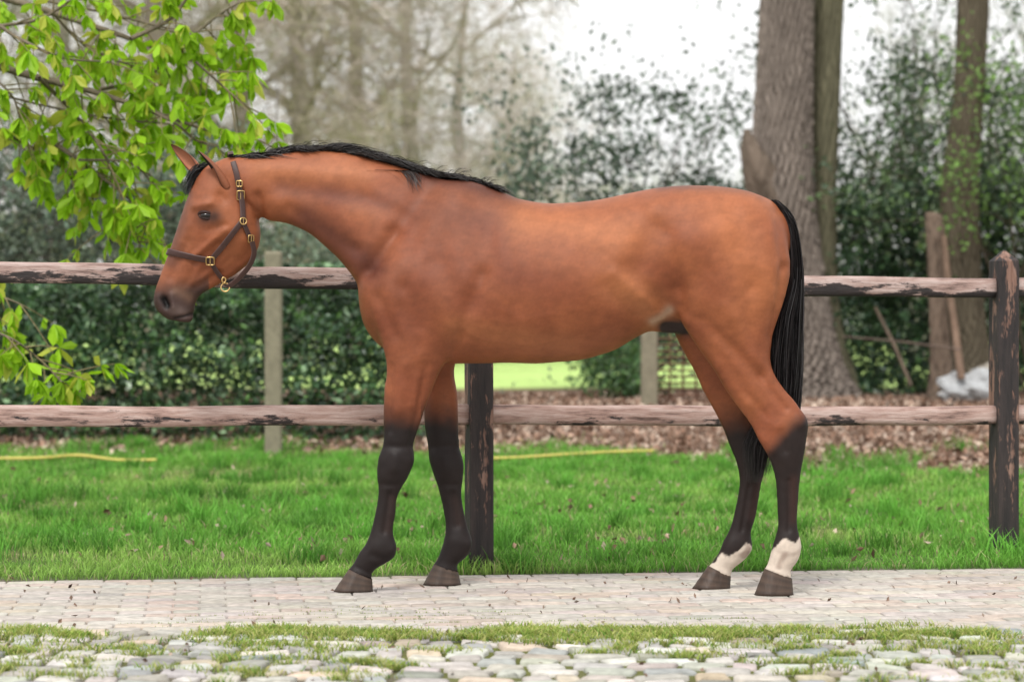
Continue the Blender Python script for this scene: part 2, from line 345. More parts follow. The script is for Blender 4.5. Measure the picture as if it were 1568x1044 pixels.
def strands(mb,paths,w,cols):
    paths=np.asarray(paths); n,k,_=paths.shape
    t=np.gradient(paths,axis=1); t/=np.linalg.norm(t,axis=2)[...,None]+1e-9
    rn=R.normal(size=(n,1,3)); rn[:,:,1]*=.4; s=np.cross(t,rn); s/=np.linalg.norm(s,axis=2)[...,None]+1e-9
    wd=w*(1-np.linspace(0,1,k)**3*.9)
    wd=(np.asarray(wd)[None,:,None])*R.uniform(.6,1.3,(n,1,1))
    v=np.stack([paths-s*wd/2,paths+s*wd/2],2).reshape(-1,3)
    b=(np.arange(n)*k*2)[:,None]+np.arange(k-1)[None]*2
    f=np.stack([b,b+1,b+3,b+2],-1).reshape(-1,4)
    c=np.repeat(cols,k*2,axis=0); mb.add(v,f,c)
mb=MB(); crest=cr([(352,241),(380,240),(440,229),(500,226),(558,236),(612,252),(660,264),(710,272),(768,290)],12)
paths=[];cols=[]
cl=np.cumsum(R.uniform(.006,.030,200))
for i in range(9000):
    u=random.random(); ci=int(np.argmin(np.abs(cl-u-random.gauss(0,.004)))); lk=np.random.RandomState(ci).rand(6)
    fi=u*(len(crest)-1); q=crest[int(fi)]+np.array([random.gauss(0,2),random.gauss(2,1.5)])
    lat=random.gauss(0,.012); p=P(q[0],q[1],dc(q[0])+lat)
    side=1 if lk[0]<.82 else -1
    env=min(1,.45+u*4)*min(1,.28+(1-u)*2.0)
    ln=random.uniform(.05,.14)*env*(.6+.8*lk[1]); flow=.9+.4*lk[2]+random.gauss(0,.18)
    rise=(.010+.018*lk[3])*env*random.uniform(.3,1.1)
    pts=[]; wob=random.gauss(0,.006)
    for k in range(8):
        s=k/7.; up=rise*math.sin(min(1,s*1.6)*math.pi/2)-max(0,s-.25)**1.5*ln*(.30+.50*lk[4])
        pts.append(p+np.array([flow*s*ln+wob*math.sin(s*5), side*(.010*s+.045*float(sm(.1,.9,np.array(s)))*.8), up-.22*flow*s*ln*(q[0]>520)+wob*.4*math.sin(s*7)]))
    if side<0:
        pts=[np.array([a[0],p[1]+(a[1]-p[1])*.8,p[2]+(a[2]-p[2])*(.55 if a[2]<p[2] else 1)]) for a in pts]
    paths.append(pts); g=random.uniform(.008,.05); cols.append((g*1.15,g*.98,g*.95))
for i in range(120):
    u=random.uniform(.1,.98); q=crest[int(u*(len(crest)-1))]; p=P(q[0],q[1],dc(q[0])); a=random.uniform(.03,.08); b=random.uniform(.012,.035)
    paths.append([p+np.array([a*s,.01*s,b*math.sin(s*2.4)]) for s in np.linspace(0,1,8)]); cols.append((.03,.025,.022))
def bnd(x,y):
    h,n=hitn(x,y)
    return P(x,y,dc(x)-.03) if h is None else np.array([P(x,y,dc(x))[0],h[1]-.006,P(x,y,dc(x))[2]])
for i in range(130):
    q=(random.gauss(612,14),random.gauss(252,2)); e=(random.gauss(646,5)-random.random()*14,random.uniform(262,300)); pts=[]
    for k in range(8):
        s=k/7.; pts.append(bnd(q[0]+(e[0]-q[0])*s**.8, max(q[1]+(e[1]-q[1])*s**1.5,262)))
    paths.append(pts); cols.append((.04,.03,.028))
for i in range(380):
    q=(random.gauss(314,6),random.gauss(255,3)); e=(random.gauss(288,4),random.uniform(276,304)); l0=random.gauss(.01,.018); l1=random.gauss(-.01,.03);pts=[]
    for k in range(8):
        s=k/7.; x=q[0]+(e[0]-q[0])*s**.8-3*math.sin(s*math.pi); y=q[1]+(e[1]-q[1])*s**1.2-2*math.sin(s*math.pi)
        pts.append(P(x,y,dc(x)+l0+(l1-l0)*s))
    paths.append(pts); g=random.uniform(.008,.025); cols.append((g,g,g))
strands(mb,paths,.0023,np.array(cols)); mb.obj('mane',M_hair,horse)
mb=MB(); tp=cr([(1185,306),(1206,330),(1216,372),(1218,430),(1205,490),(1200,550),(1198,600),(1188,645),(1166,680),(1158,740)],8); thw=cr([(4,0),(6,0),(7,0),(9,0),(17,0),(20,0),(20,0),(23,0),(20,0),(11,0)],8)[:,0]
paths=[];cols=[]; nt=len(tp)
for i in range(8500):
    s0=random.random()**1.2*.45; a=float(np.clip(random.gauss(0,.55),-1.35,1.35)); l=random.gauss(0,.55); e=random.uniform(.72,1.0); pts=[];wob=random.uniform(0,6); wa=random.uniform(1,4)
    if random.random()<.2: e=random.uniform(.5,.8)
    for k in range(14):
        s=s0+(e-s0)*k/13.; f=s*(nt-1); i0=min(int(f),nt-2); fr=f-i0
        c=tp[i0]*(1-fr)+tp[i0+1]*fr; w=thw[i0]*(1-fr)+thw[i0+1]*fr
        x=c[0]+a*w+wa*math.sin(wob+s*9)*sm(.2,.5,np.array(s)); pts.append(P(x,c[1],dc(c[0])+l*w/368.))
    paths.append(pts); g=random.uniform(.006,.035); cols.append((g*1.1,g*.95,g))
strands(mb,paths,.0029,np.array(cols)); mb.obj('tail',M_hair,horse)
# ================= HALTER
halter=empty('halter')
def ribbon(nm,pts,nr,w=.024,th=.005):
    p=cr(pts,5); n=cr(nr,5); n/=np.linalg.norm(n,axis=1)[:,None]
    t=np.gradient(p,axis=0); t/=np.linalg.norm(t,axis=1)[:,None]+1e-9
    b=np.cross(t,n); b/=np.linalg.norm(b,axis=1)[:,None]
    prof=[(-.5,0),(-.46,.8),(-.3,1),(.3,1),(.46,.8),(.5,0),(.3,-.4),(-.3,-.4)]
    v=np.stack([p+b*w*x+n*th*y for x,y in prof],1).reshape(-1,3)
    cc=np.array([(.09,.05,.045),(.09,.05,.045),(.05,.022,.018),(.05,.022,.018),(.09,.05,.045),(.09,.05,.045),(.03,.02,.02),(.03,.02,.02)])
    mb=MB(); mb.add(v,gridfaces(len(p),len(prof)),np.tile(cc,(len(p),1)))
    return mb.obj(nm,M_leather,halter)
def side(pl,fn,lift=.004):
    pl=cr(pl,3); pts=[];ns=[]
    for x,y in pl:
        h,n=fn(x,y)
        if h is None: continue
        pts.append(np.array(h)+np.array(n)*lift); ns.append(np.array(n))
    ns=np.array(ns); pts=np.array(pts)
    for _ in range(4):
        ns[1:-1]=(ns[:-2]+2*ns[1:-1]+ns[2:])/4; pts[1:-1]=(pts[:-2]+2*pts[1:-1]+pts[2:])/4
    return list(pts),list(ns)
def near(x,y,lat,lift=.005):
    q=Vector(P(x,y,dc(x)+lat)); h,n,_,_=bvh.find_nearest(q); return np.array(h)+np.array(n)*lift,np.array(n)
noseN,nn=side([(258,385),(275,389),(300,394),(325,399)],hitn,.007); noseF,nf=side([(258,385),(275,389),(300,394),(325,399)],hitf,.007)
mid=[near(244,381,l) for l in (-.045,-.02,0,.02,.045)]
ribbon('noseband',noseN[::-1]+[m[0] for m in mid]+noseF,nn[::-1]+[m[1] for m in mid]+nf,.027)
for fn,s in ((hitn,'left'),(hitf,'right')):
    a,b=side([(325,399),(345,378),(362,356),(374,340)],fn,.008); ribbon('cheek_strap_'+s,a,b)
    a,b=side([(374,340),(373,315),(370,290),(366,268),(360,252)],fn,.010); ribbon('crown_strap_'+s,a,b)
    a,b=side([(372,338),(380,355),(386,372)],fn,.008); ribbon('throat_strap_'+s,a,b,.02)
    a,b=side([(325,399),(333,415),(342,426)],fn,.007); ribbon('chin_strap_'+s,a,b,.02)
tops=[near(352,226,l,.02) for l in (-.07,-.05,-.02,0,.02,.05,.07)]
ribbon('crown_piece',[t[0] for t in tops],[t[1] for t in tops])
for lt,s in ((-.085,'left'),(.085,'right')):
    pp=[P(386,370,dc(386)+lt*1.15),P(389,388,dc(386)+lt),P(381,408,dc(380)+lt*.8),P(364,428,dc(364)+lt*.5),P(348,440,dc(348)+lt*.3)]
    nrms=[np.array([.3,np.sign(lt),0]) for _ in pp]; ribbon('jaw_strap_'+s,pp,nrms,.022)
def tor(nm,c,n,R1,r1,sx=1,sq=False):
    n=np.array(n,float);n/=np.linalg.norm(n); u=np.cross(n,[0,0,1.]);u/=np.linalg.norm(u); w=np.cross(n,u)
    A=np.arange(25)*2*math.pi/24; pts=[]
    for a in A:
        ca,sa=math.cos(a),math.sin(a)
        if sq: m=max(abs(ca),abs(sa))**.75; ca/=m; sa/=m
        pts.append(np.array(c)+R1*(ca*u*sx+sa*w))
    mb=MB(); tube(mb,pts,r1,8,(1,1,1)); mb.obj(nm,M_brass,halter)
for i,(x,y,r,s,q) in enumerate([(325,399,.017,1,True),(374,341,.014,1,False),(371,300,.019,.8,True),(384,366,.015,.8,True),(371,283,.012,1,True)]):
    h,n=hitn(x,y); tor('buckle_%d'%i,np.array(h)+np.array(n)*.015,n,r,.0028,s,q)
    mb=MB(); u=np.array([0.,0,1]); c=np.array(h)+np.array(n)*.017; tube(mb,[c-u*r,c+u*r],.002,6,(1,1,1)); mb.obj('buckle_tongue_%d'%i,M_brass,halter)
c=P(345,440,dc(345)-.03); tor('chin_ring',c,(0,-1,.2),.018,.0032); tor('snap_ring',c+np.array([-.005,-.01,.03]),(.3,-1,0),.011,.0035,.7)
# ================= GROUND
xs=np.unique(np.concatenate([np.arange(-14,14.01,.12),[-900,-500,-250,-120,-70,-45,-30,-20,-16,16,20,30,45,70,120,250,500,900]]))
ys=np.unique(np.concatenate([np.arange(2,32,.12),[-300,-100,-30,-10,-4,0,34,37,41,46,52,60,70,85,110,150,220,350,600,1000]]))
X,Y=np.meshgrid(xs,ys); edgeY=lambda x:10.67+.125*np.clip(x,-12,12)
Z=tz(Y)+.012*vn(X,Y,1.1,5)*sm(11.2,13,Y); Z=np.where(Y<edgeY(X),-.010,Z)
Z=np.where((Y>=edgeY(X))&(Y<12),Z+.006,Z); Z=np.where(Y<8.62,-.007,Z)
g1=vn(X,Y,.9,21);g2=vn(X,Y,3.5,22)
worn=lambda x,y: vn(x*.7,y*.8,1.5,37)+.5*vn(x,y,4,38)
C=np.zeros(X.shape+(3,)); C[:]=(.07,.12,.03)
wn=sm(.65,1.2,worn(X,Y)); C=C*(1-wn[...,None])+np.array([.20,.15,.09])*wn[...,None]
litB=lambda x: 20.6-3.3*sm(-.6,4.2,x)+.5*np.sin(x*2.1)
lit=sm(-.4,.4,Y-litB(X)+.5*g2); C=C*(1-lit[...,None])+np.array([.16,.105,.075])*lit[...,None]
fld=sm(31,34,Y); C=C*(1-fld[...,None])+(np.array([.42,.58,.19])*(1+.15*g1[...,None]))*fld[...,None]
pv=(Y<edgeY(X)+.02); C[pv]=(.19,.165,.135)
cb=pv&(Y<8.62); mossy=sm(-.3,.5,g2+g1*.5)
C[cb]=(np.array([.15,.13,.10])*(1-mossy[...,None])+np.array([.12,.13,.04])*mossy[...,None])[cb]
mb=MB(); mb.add(np.stack([X,Y,Z],-1).reshape(-1,3),gridfaces(len(ys),len(xs),False),C.reshape(-1,3)); mb.obj('ground',M_ground)
def slabs(name,cx,cy,hx,hy,ang,top,dome,colors,bev,jit,mat,pw=.35,tl=.012):
    n=len(cx); k=12; th=(np.arange(k)+.5)*2*math.pi/k
    ux=np.sign(np.cos(th))*np.abs(np.cos(th))**pw; uy=np.sign(np.sin(th))*np.abs(np.sin(th))**pw
    jx=1+R.normal(0,jit,(n,k)); jy=1+R.normal(0,jit,(n,k)); v=[]
    tilt=R.normal(0,tl,(n,2))
    for sc,zz in ((1,-.02),(1,top-bev*.8),(1-bev/.06,top),(.5,top+dome*.8)):
        lx=ux*hx[:,None]*sc*jx; ly=uy*hy[:,None]*sc*jy
        wx=cx[:,None]+lx*np.cos(ang)[:,None]-ly*np.sin(ang)[:,None]; wy=cy[:,None]+lx*np.sin(ang)[:,None]+ly*np.cos(ang)[:,None]
        wz=zz+0*wx+(tilt[:,:1]*lx+tilt[:,1:]*ly)*(zz>0)
        v.append(np.stack([wx,wy,wz],-1))
    v.append(np.stack([cx,cy,np.full(n,top+dome)],-1)[:,None])
    V=np.concatenate(v,1); V[:,:,2]+=R.normal(0,.0007,(n,1)); nvp=V.shape[1]; b=(np.arange(n)*nvp)[:,None]; j=np.arange(k)
    mb=MB(); fs=[]
    for l in range(3):
        fs.append(np.stack([b+l*k+j,b+l*k+(j+1)%k,b+(l+1)*k+(j+1)%k,b+(l+1)*k+j],-1).reshape(-1,4))
    mb.add(V.reshape(-1,3),np.vstack(fs),np.repeat(colors,nvp,axis=0))
    mb.addf(np.stack([b+3*k+j,b+3*k+(j+1)%k,b+4*k+0*j],-1).reshape(-1,3)); return mb.obj(name,mat)
cx=[];cy=[]
a0=math.atan(.125)
for r in range(-40,60):
    for q in range(-45,46):
        lx=q*.205+(.1025 if r%2 else 0); ly=r*.104
        x=lx*math.cos(a0)-ly*math.sin(a0); y=9.6+lx*math.sin(a0)+ly*math.cos(a0)
        if y>8.66 and y<edgeY(x)-.03 and abs(x)<8: cx.append(x);cy.append(y)
cx=np.array(cx);cy=np.array(cy);n=len(cx)
cb=np.array([.425,.39,.35])*(1+R.normal(0,.07,(n,1)))*(1+R.normal(0,.018,(n,3)))
pk=R.rand(n)<.2; cb[pk]*=np.array([1.03,.95,.91])
cb*=(1+.12*vn(cx,cy,1.3,41))[:,None]
slabs('brick_pavement',cx,cy,np.full(n,.0995),np.full(n,.049),a0+R.normal(0,.005,n),.004,.0003,cb,.003,.005,M_stone,.2,.006)
cx=[];cy=[];hx=[];hy=[]
y=3.5
while y<8.60:
    dy=random.uniform(.10,.15); x=-6+random.random()*.1
    while x<6:
        dx=random.uniform(.09,.20); g=.007+random.random()*.009
        cx.append(x+dx/2); cy.append(y+dy/2+random.gauss(0,.008)+.03*math.sin(x*1.7)+.02*math.sin(x*4.1)); hx.append(dx/2-g); hy.append(dy/2-g); x+=dx
    y+=dy
n=len(cx); cx=np.array(cx);cy=np.array(cy)
cc=np.array([.43,.41,.375])*(1+R.normal(0,.18,(n,1)))*(1+R.normal(0,.03,(n,3)))
cc[R.rand(n)<.18]*=np.array([.66,.72,.78]); cc[R.rand(n)<.12]*=np.array([1.05,.92,.8])
slabs('cobblestone_path',cx,cy,np.array(hx),np.array(hy),R.normal(0,.14,n),.006,.0018,cc,.006,.09,M_stone,.28,.04)
# ================= GRASS
def blades(mb,pos,h,w,lean,col,tipc=1.25):
    n=len(pos); a=R.uniform(0,2*math.pi,n); s=np.stack([np.cos(a),np.sin(a),0*a],1)
    b=R.uniform(0,2*math.pi,n); l=np.stack([np.cos(b),np.sin(b),0*b],1)*lean[:,None]; up=np.array([0,0,1.])
    v=np.stack([pos-s*w[:,None]/2,pos+s*w[:,None]/2,pos+up*h[:,None]*.6+l*.35+s*w[:,None]*.4,pos+up*h[:,None]*.6+l*.35-s*w[:,None]*.4,pos+up*h[:,None]*.95+l],1)
    base=mb.n; i=(np.arange(n)*5)[:,None]; f=np.concatenate([i,i+1,i+2,i+3],1)
    c=np.repeat(col[:,None,:],5,1); c[:,0:2]*=.6; c[:,4]*=tipc
    mb.add(v.reshape(-1,3),f,c.reshape(-1,3)); mb.addf(base+np.concatenate([i+3,i+2,i+4],1))
mb=MB()
def gcol(x,y):
    n=len(x); g=vn(x,y,1.0,31)+.6*vn(x,y,4,32); c=np.tile(np.array([.165,.40,.055]),(n,1))
    wv=sm(-.3,1.2,g)[:,None]; c=c*(1-wv)+np.array([.32,.52,.11])*wv
    ww=sm(.2,1.0,worn(x,y))[:,None]; c=c*(1-.6*ww)+np.array([.42,.47,.16])*.6*ww
    c*= (1+R.normal(0,.2,(n,1))); k=R.rand(n)<.06+.10*ww[:,0]; c[k]=np.array([.52,.46,.26]); return np.clip(c,.01,1)
yy=10.5+(22.0-10.5)*R.rand(200000)**1.15; xx=(R.rand(len(yy))*2-1)*(yy*.2118+1.3)
ok=(yy>edgeY(xx)-.03+.05*np.sin(xx*9)+.03*R.rand(len(yy)))&(yy<litB(xx)+.4*R.normal(size=len(yy)))
ok&=R.rand(len(yy))>.55*sm(.5,1.2,worn(xx,yy)); xx=xx[ok];yy=yy[ok]
hh=(.050+.03*vn(xx,yy,2.2,33))*R.uniform(.5,1.5,len(xx))*(1-.5*sm(.2,1.0,worn(xx,yy))); hh=np.clip(hh,.015,.13)
blades(mb,np.stack([xx,yy,tz(yy)+.0],1),hh,.0045+.00035*(yy-10),hh*R.uniform(.1,.9,len(xx)),gcol(xx,yy))
tc=[]
for i in range(230):
    y=10.8+9.5*random.random(); tc.append((random.uniform(-1,1)*(y*.2118+.8),y,random.uniform(.03,.10),random.uniform(.09,.19)))
for q in ((-.145,10.7),(2.3,11.35),(-.3,10.7),(2.45,11.4),(-3.2,20.6)):
    for k in range(4): tc.append((q[0]+random.gauss(0,.1),q[1]+random.gauss(0,.06),.05,.13))
for (x,y,r,h) in tc:
    if y<edgeY(x)+.05: continue
    n=90; a=R.normal(0,r,(n,2)); p=np.stack([x+a[:,0],y+a[:,1],tz(y+a[:,1])],1); c=np.tile(np.array([.14,.37,.05])*random.uniform(.7,1.2),(n,1))*(1+R.normal(0,.2,(n,1)))
    hh=h*R.uniform(.5,1.1,n); blades(mb,p,hh,np.full(n,.006),hh*R.uniform(.1,.8,n),c)
mb.obj('grass',M_grass,smooth=False)
mb=MB(); pts=[]
for i in range(820):
    if i<260: y=8.54+random.gauss(0,.08); x=random.uniform(-2.4,2.4)
    else: y=random.uniform(5,8.6); x=random.uniform(-2.6,2.6)
    if vn(np.array(x),np.array(y),2.6,51)<-.15: continue
    m=random.randint(40,180); sx=random.uniform(.02,.09); sy=random.uniform(.008,.03)
    pts.append(np.stack([x+R.normal(0,sx,m),y+R.normal(0,sy,m),np.full(m,0.0)],1))
p=np.vstack(pts); n=len(p); c=np.tile(np.array([.28,.36,.07]),(n,1))*(1+R.normal(0,.2,(n,1))); k=R.rand(n)<.4; c[k]=(.47,.47,.17); c[R.rand(n)<.15]=(.16,.31,.05)
h=R.uniform(.008,.036,n); blades(mb,p,h,R.uniform(.003,.006,n),h*R.uniform(.3,1.4,n),np.clip(c,.01,1))
xx=R.uniform(-8,8,9000); yy=edgeY(xx)+R.normal(0,.035,9000); h=R.uniform(.02,.07,9000)
blades(mb,np.stack([xx,yy,0*xx],1),h,np.full(9000,.004),h*R.uniform(.3,1.2,9000),gcol(xx,yy))
p=[]
for i in range(900):
    r=random.randint(-9,9); x=random.uniform(-2.6,2.6); y=9.6+.125*x+(r+.5)*.1048
    if 8.7<y<edgeY(x) and vn(np.array(x),np.array(y),1.5,57)>.35: p.append(np.stack([x+R.normal(0,.03,14),y+R.normal(0,.003,14),np.zeros(14)],1))
p=np.vstack(p); n=len(p); blades(mb,p,R.uniform(.003,.012,n),np.full(n,.003),R.uniform(.002,.008,n),np.tile(np.array([.25,.32,.08]),(n,1)))
mb.obj('grass_tufts',M_grass,smooth=False)
def leaves(mb,cen,L,W,col,updown=0,cv=.25):
    n=len(cen); u=R.normal(size=(n,3)); u[:,2]-=updown; u/=np.linalg.norm(u,axis=1)[:,None]
    r=R.normal(size=(n,3)); v=np.cross(u,r); v/=np.linalg.norm(v,axis=1)[:,None]; w=np.cross(u,v)
    l=(L*R.uniform(.6,1.3,n))[:,None]; ww=(W*R.uniform(.7,1.2,n))[:,None]
    V=np.stack([cen-u*l*.5,cen+v*ww*.5+w*ww*.2-u*l*.05,cen+u*l*.5,cen-v*ww*.5+w*ww*.2-u*l*.05],1).reshape(-1,3)
    i=(np.arange(n)*4)[:,None]; f=np.concatenate([np.concatenate([i,i+1,i+2],1),np.concatenate([i,i+2,i+3],1)],0)
    c=np.asarray(col,float); c=(np.tile(c,(n,1)) if c.ndim==1 else c)*(1+R.normal(0,cv,(n,1))); mb.add(V,f,np.repeat(np.clip(c,.004,1),4,axis=0))
mb=MB(); n=24000; yy=17+(29-17)*R.rand(n)**1.0; xx=(R.rand(n)*2-1)*(yy*.2118+1.5); ok=yy>litB(xx)-.25+R.normal(0,.35,n); xx=xx[ok];yy=yy[ok]
cen=np.stack([xx,yy,tz(yy)+R.uniform(.005,.04,len(xx))],1); pal=np.array([(.28,.175,.125),(.36,.25,.19),(.15,.09,.06),(.46,.36,.29)])
leaves(mb,cen,.085,.05,pal[R.randint(0,4,len(xx))])
n=380; yy=R.uniform(10.9,18,n); xx=(R.rand(n)*2-1)*(yy*.2118+.5); leaves(mb,np.stack([xx,yy,tz(yy)+.045],1),.05,.03,pal[R.randint(0,4,n)])
n=170; yy=R.uniform(7.4,10.6,n); xx=(R.rand(n)*2-1)*(yy*.2118+.5); leaves(mb,np.stack([xx,yy,0*yy+.012],1),.026,.014,pal[R.randint(0,4,n)]*.6)
mb.obj('fallen_leaves',M_litter,smooth=False)
# ================= FENCE
fence=empty('wooden_fence'); fa=math.atan(.268)
def fpt(x): return 10.2+(x+2.16)*.268
def post(x,top,i,w=.054):
    y=fpt(x); mb=MB(); vs=[]
    zs=[-.1,.0,.3,.6,.9,1.2,top-.05,top-.045,top]
    for z in zs:
        s=w if z<top-.01 else .006
        if z==top-.045: s=w*.96
        b=.006 if s>.02 else .001
        pr=[(s,-s+b),(s,s-b),(s-b,s),(-s+b,s),(-s,s-b),(-s,-s+b),(-s+b,-s),(s-b,-s)]
        j=random.gauss(0,.0015)
        vs+= [(a+j,c,z) for a,c in pr]
    mb.add(np.array(vs),gridfaces(len(zs),8),(1,1,1)); mb.addf([[ (len(zs)-1)*8+k for k in range(8)]])
    o=mb.obj('post_%d'%i,M_post,fence,smooth=False); o.location=(x,y,0); o.rotation_euler=(0,0,fa)
pxs=[-8,-5.35,-2.75,-.146,2.32,4.9,7.5]
for i,x in enumerate(pxs): post(x,1.447-.0098*(x-2.32),i)
def rail(nm,x0,x1,z0,mat,hh):
    L=(x1-x0)/math.cos(fa)-.09; n=50; mb=MB(); vs=[]
    prof=[(math.cos(t)*abs(math.cos(t))**-.45,math.sin(t)*abs(math.sin(t))**-.45) for t in np.arange(14)*2*math.pi/14+.1]
    ph=random.random()*6
    for k in range(n):
        s=-L/2+L*k/(n-1); wz=.004*math.sin(s*2.3+ph)+.002*math.sin(s*7+ph); sc=1+.03*math.sin(s*3+ph*2)
        vs+=[(s,.034*a*sc,hh*b*sc+wz) for a,b in prof]
    mb.add(np.array(vs),gridfaces(n,14),(1,1,1)); mb.addf([[k for k in range(14)],[(n-1)*14+k for k in range(14)]])
    o=mb.obj(nm,mat,fence); xm=(x0+x1)/2; o.location=(xm,fpt(xm),z0-.0098*(xm+2.16)); o.rotation_euler=(0,.0098,fa)
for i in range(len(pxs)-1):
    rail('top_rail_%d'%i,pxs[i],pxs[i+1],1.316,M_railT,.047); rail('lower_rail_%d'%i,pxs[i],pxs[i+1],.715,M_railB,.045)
def cpost(px,pyt,d,w):
    mb=MB(); x=(px-784)/F*d; zt=H-(pyt-500)/F*d; zb=float(tz(d))-.05; vs=[]
    zs=np.linspace(zb,zt-.02,10)
    for k,z in enumerate(list(zs)+[zt]):
        s=w/2*(1 if k<10 else .85)*(1+.02*random.random()); b=s*.2
        vs+=[(x+a,d+c,z) for a,c in [(s,-s+b),(s,s-b),(s-b,s),(-s+b,s),(-s,s-b),(-s,-s+b),(-s+b,-s),(s-b,-s)]]
    mb.add(np.array(vs),gridfaces(11,8),(.24,.215,.155)); mb.addf([[80+k for k in range(8)]]); mb.obj('concrete_post',M_conc,smooth=False)
cpost(419,385,19.9,.135); cpost(994,500,25.5,.17)
mb=MB(); x0,z0=P(1006,612,26)[0],float(tz(26))
for k in range(11):
    z=z0+.03+k*.068; tube(mb,[(x0,26,z),(x0+.56,26,z)],.011,6,(.13,.07,.05))
for k in range(5): tube(mb,[(x0+k*.14,26.02,z0-.03),(x0+k*.14,26.02,z0+.78)],.013,6,(.13,.07,.05))
mb.obj('trellis_panel',M_twig)
mb=MB()
for a in ([(-40,702),(60,701),(120,697),(180,704),(240,704)],[(740,702),(800,700),(860,696),(930,692),(1000,690)],[(1230,672),(1280,666),(1330,661),(1390,662),(1440,657)]):
    pts=[]
    for x,y in a:
        d=H*F/(y-500.); d=min(d,24)
        for _ in range(6): d=(H-float(tz(d))-.05)*F/(y-500.)
        pts.append(P(x,y,d))
    tube(mb,cr(pts,8),.013,8,(1,1,1))
mb.obj('garden_hose',M_hose)
mb=MB()
for (x,y,r,c) in ((1482,596,.24,(.40,.41,.42)),(1510,604,.17,(.3,.31,.33)),(1455,606,.12,(.36,.36,.36)),(1535,588,.14,(.2,.17,.14)),(1508,573,.12,(.30,.27,.23))):
    p=P(x,y,26.5); ns,nr=24,18; th=np.arange(ns)*2*math.pi/ns; ph=np.linspace(.01,math.pi-.01,nr)
    v=np.stack([np.sin(ph)[:,None]*np.cos(th),np.sin(ph)[:,None]*np.sin(th),np.cos(ph)[:,None]*np.ones(ns)],-1)
    rr=r*(1+.16*np.sin(v[...,0]*4+x)+.12*np.sin(v[...,2]*5+v[...,1]*4+y)+.08*np.sign(np.sin(v[...,0]*7+v[...,2]*6))); mb.add((v*rr[...,None]*np.array([1.2,1,.9])+p).reshape(-1,3),gridfaces(nr,ns),c)
mb.obj('rock_pile',M_stone,smooth=False)
# ================= TREES
def trunk(mb,prof,d,col,ns=72,ridge=.06,nk=17,sub=14):
    q=cr([(y,a,b) for y,a,b in prof],sub); p=np.array([P((a+b)/2,y,d) for y,a,b in q]); r=np.array([(b-a)/2/F*d for y,a,b in q])
    th=np.arange(ns)*2*math.pi/ns; kk=np.arange(len(p))[:,None]*14./sub; T=th[None]
    w1=T*nk/2+1.1*np.sin(kk*.35+T*3)+.7*np.sin(kk*.9+T*5+1)+.5*np.sin(kk*1.7-T*7)
    rd=np.abs(np.sin(w1))**.6-.5+.35*np.sin(kk*2.3+T*nk*.9)*np.sin(kk*1.1+T*4)
    nz=1+ridge*rd+.03*np.sin(T*3+kk*.07)+.012*R.normal(size=rd.shape)
    v=p[:,None]+(r[:,None]*nz)[...,None]*np.stack([np.cos(T)+0*nz,np.sin(T)+0*nz,0*nz],-1)
    sh=np.clip(.72+.7*rd,.25,1.4); c=(np.array(col)[None,None]*sh[...,None]).reshape(-1,3)
    mb.add(v.reshape(-1,3),gridfaces(len(p),ns),c); return p,r
def rbranch(mb,p0,dirv,L,r,depth,col,tips,droop=0,ns=6,nb=3,spread=.7):
    d=np.array(dirv,float);d/=np.linalg.norm(d); pts=[np.array(p0,float)]; n=6
    for k in range(n):
        d=d+R.normal(0,.13,3)+np.array([0,0,-droop*.1]); d/=np.linalg.norm(d); pts.append(pts[-1]+d*L/n)
    rad=np.linspace(r,r*.45,n+1); tube(mb,pts,rad,ns,col)
    if depth==0: tips.append((pts[-1],d)); tips.append((pts[3],d)); return
    for b in range(nb):
        k=random.randint(2,n); dd=d+R.normal(0,spread,3); rbranch(mb,pts[k],dd,L*random.uniform(.55,.8),rad[k]*.6,depth-1,col,tips,droop,max(4,ns-1),nb,spread)
oak=empty('oak_tree'); mb=MB()
p,r=trunk(mb,[(-560,1190,1232),(-250,1176,1236),(-60,1168,1243),(0,1166,1243),(100,1162,1243),(200,1156,1243),(300,1150,1246),(400,1152,1256),(500,1156,1272),(560,1152,1288),(600,1140,1312),(625,1120,1345)],28,(.21,.175,.15),ns=220,ridge=.12,nk=34,sub=24)
trunk(mb,[(-560,1300,1325),(-250,1265,1300),(0,1246,1291),(150,1240,1285),(300,1238,1281),(400,1240,1282),(500,1246,1290),(600,1240,1320),(622,1240,1340)],28.35,(.15,.14,.09),ns=120,ridge=.05,nk=20,sub=20)
tube(mb,[P(1178,300,27.9),P(1160,260,27.75),P(1149,225,27.7),P(1143,198,27.7)],[.26,.17,.10,.03],20,(.18,.14,.11),noise=lambda t,k:1+.2*np.sin(t*5+k)+.1*np.sin(t*11+k*3))
tips=[]
for k in range(7):
    i=random.randint(5,40); a=random.uniform(-.6,.6); rbranch(mb,p[i],(math.cos(a),.6,.7),4.5,.10,2,(.16,.135,.11),tips)
mb.obj('trunk_and_limbs',M_bark,oak)
ivy=empty('ivy_clad_tree'); mb=MB(); trunk(mb,[(-400,1495,1535),(-100,1472,1516),(0,1466,1513),(120,1462,1507),(200,1454,1502),(300,1442,1498),(420,1446,1502),(520,1450,1512),(570,1444,1522),(612,1430,1545)],27.4,(.12,.10,.07),ns=130,ridge=.08,nk=24,sub=20)
tips=[]
for k in range(6):
    a=random.uniform(0,6.28); rbranch(mb,P(1485,-350+k*60,27.4),(math.cos(a),.3*math.sin(a),.6),2.6,.05,2,(.11,.09,.07),tips)
mb.obj('trunk_and_limbs',M_bark,ivy)
mb=MB(); trunk(mb,[(325,1418,1436),(345,1417,1446),(450,1422,1448),(560,1424,1458),(612,1418,1468)],26.6,(.17,.125,.095),ns=40,nk=12)
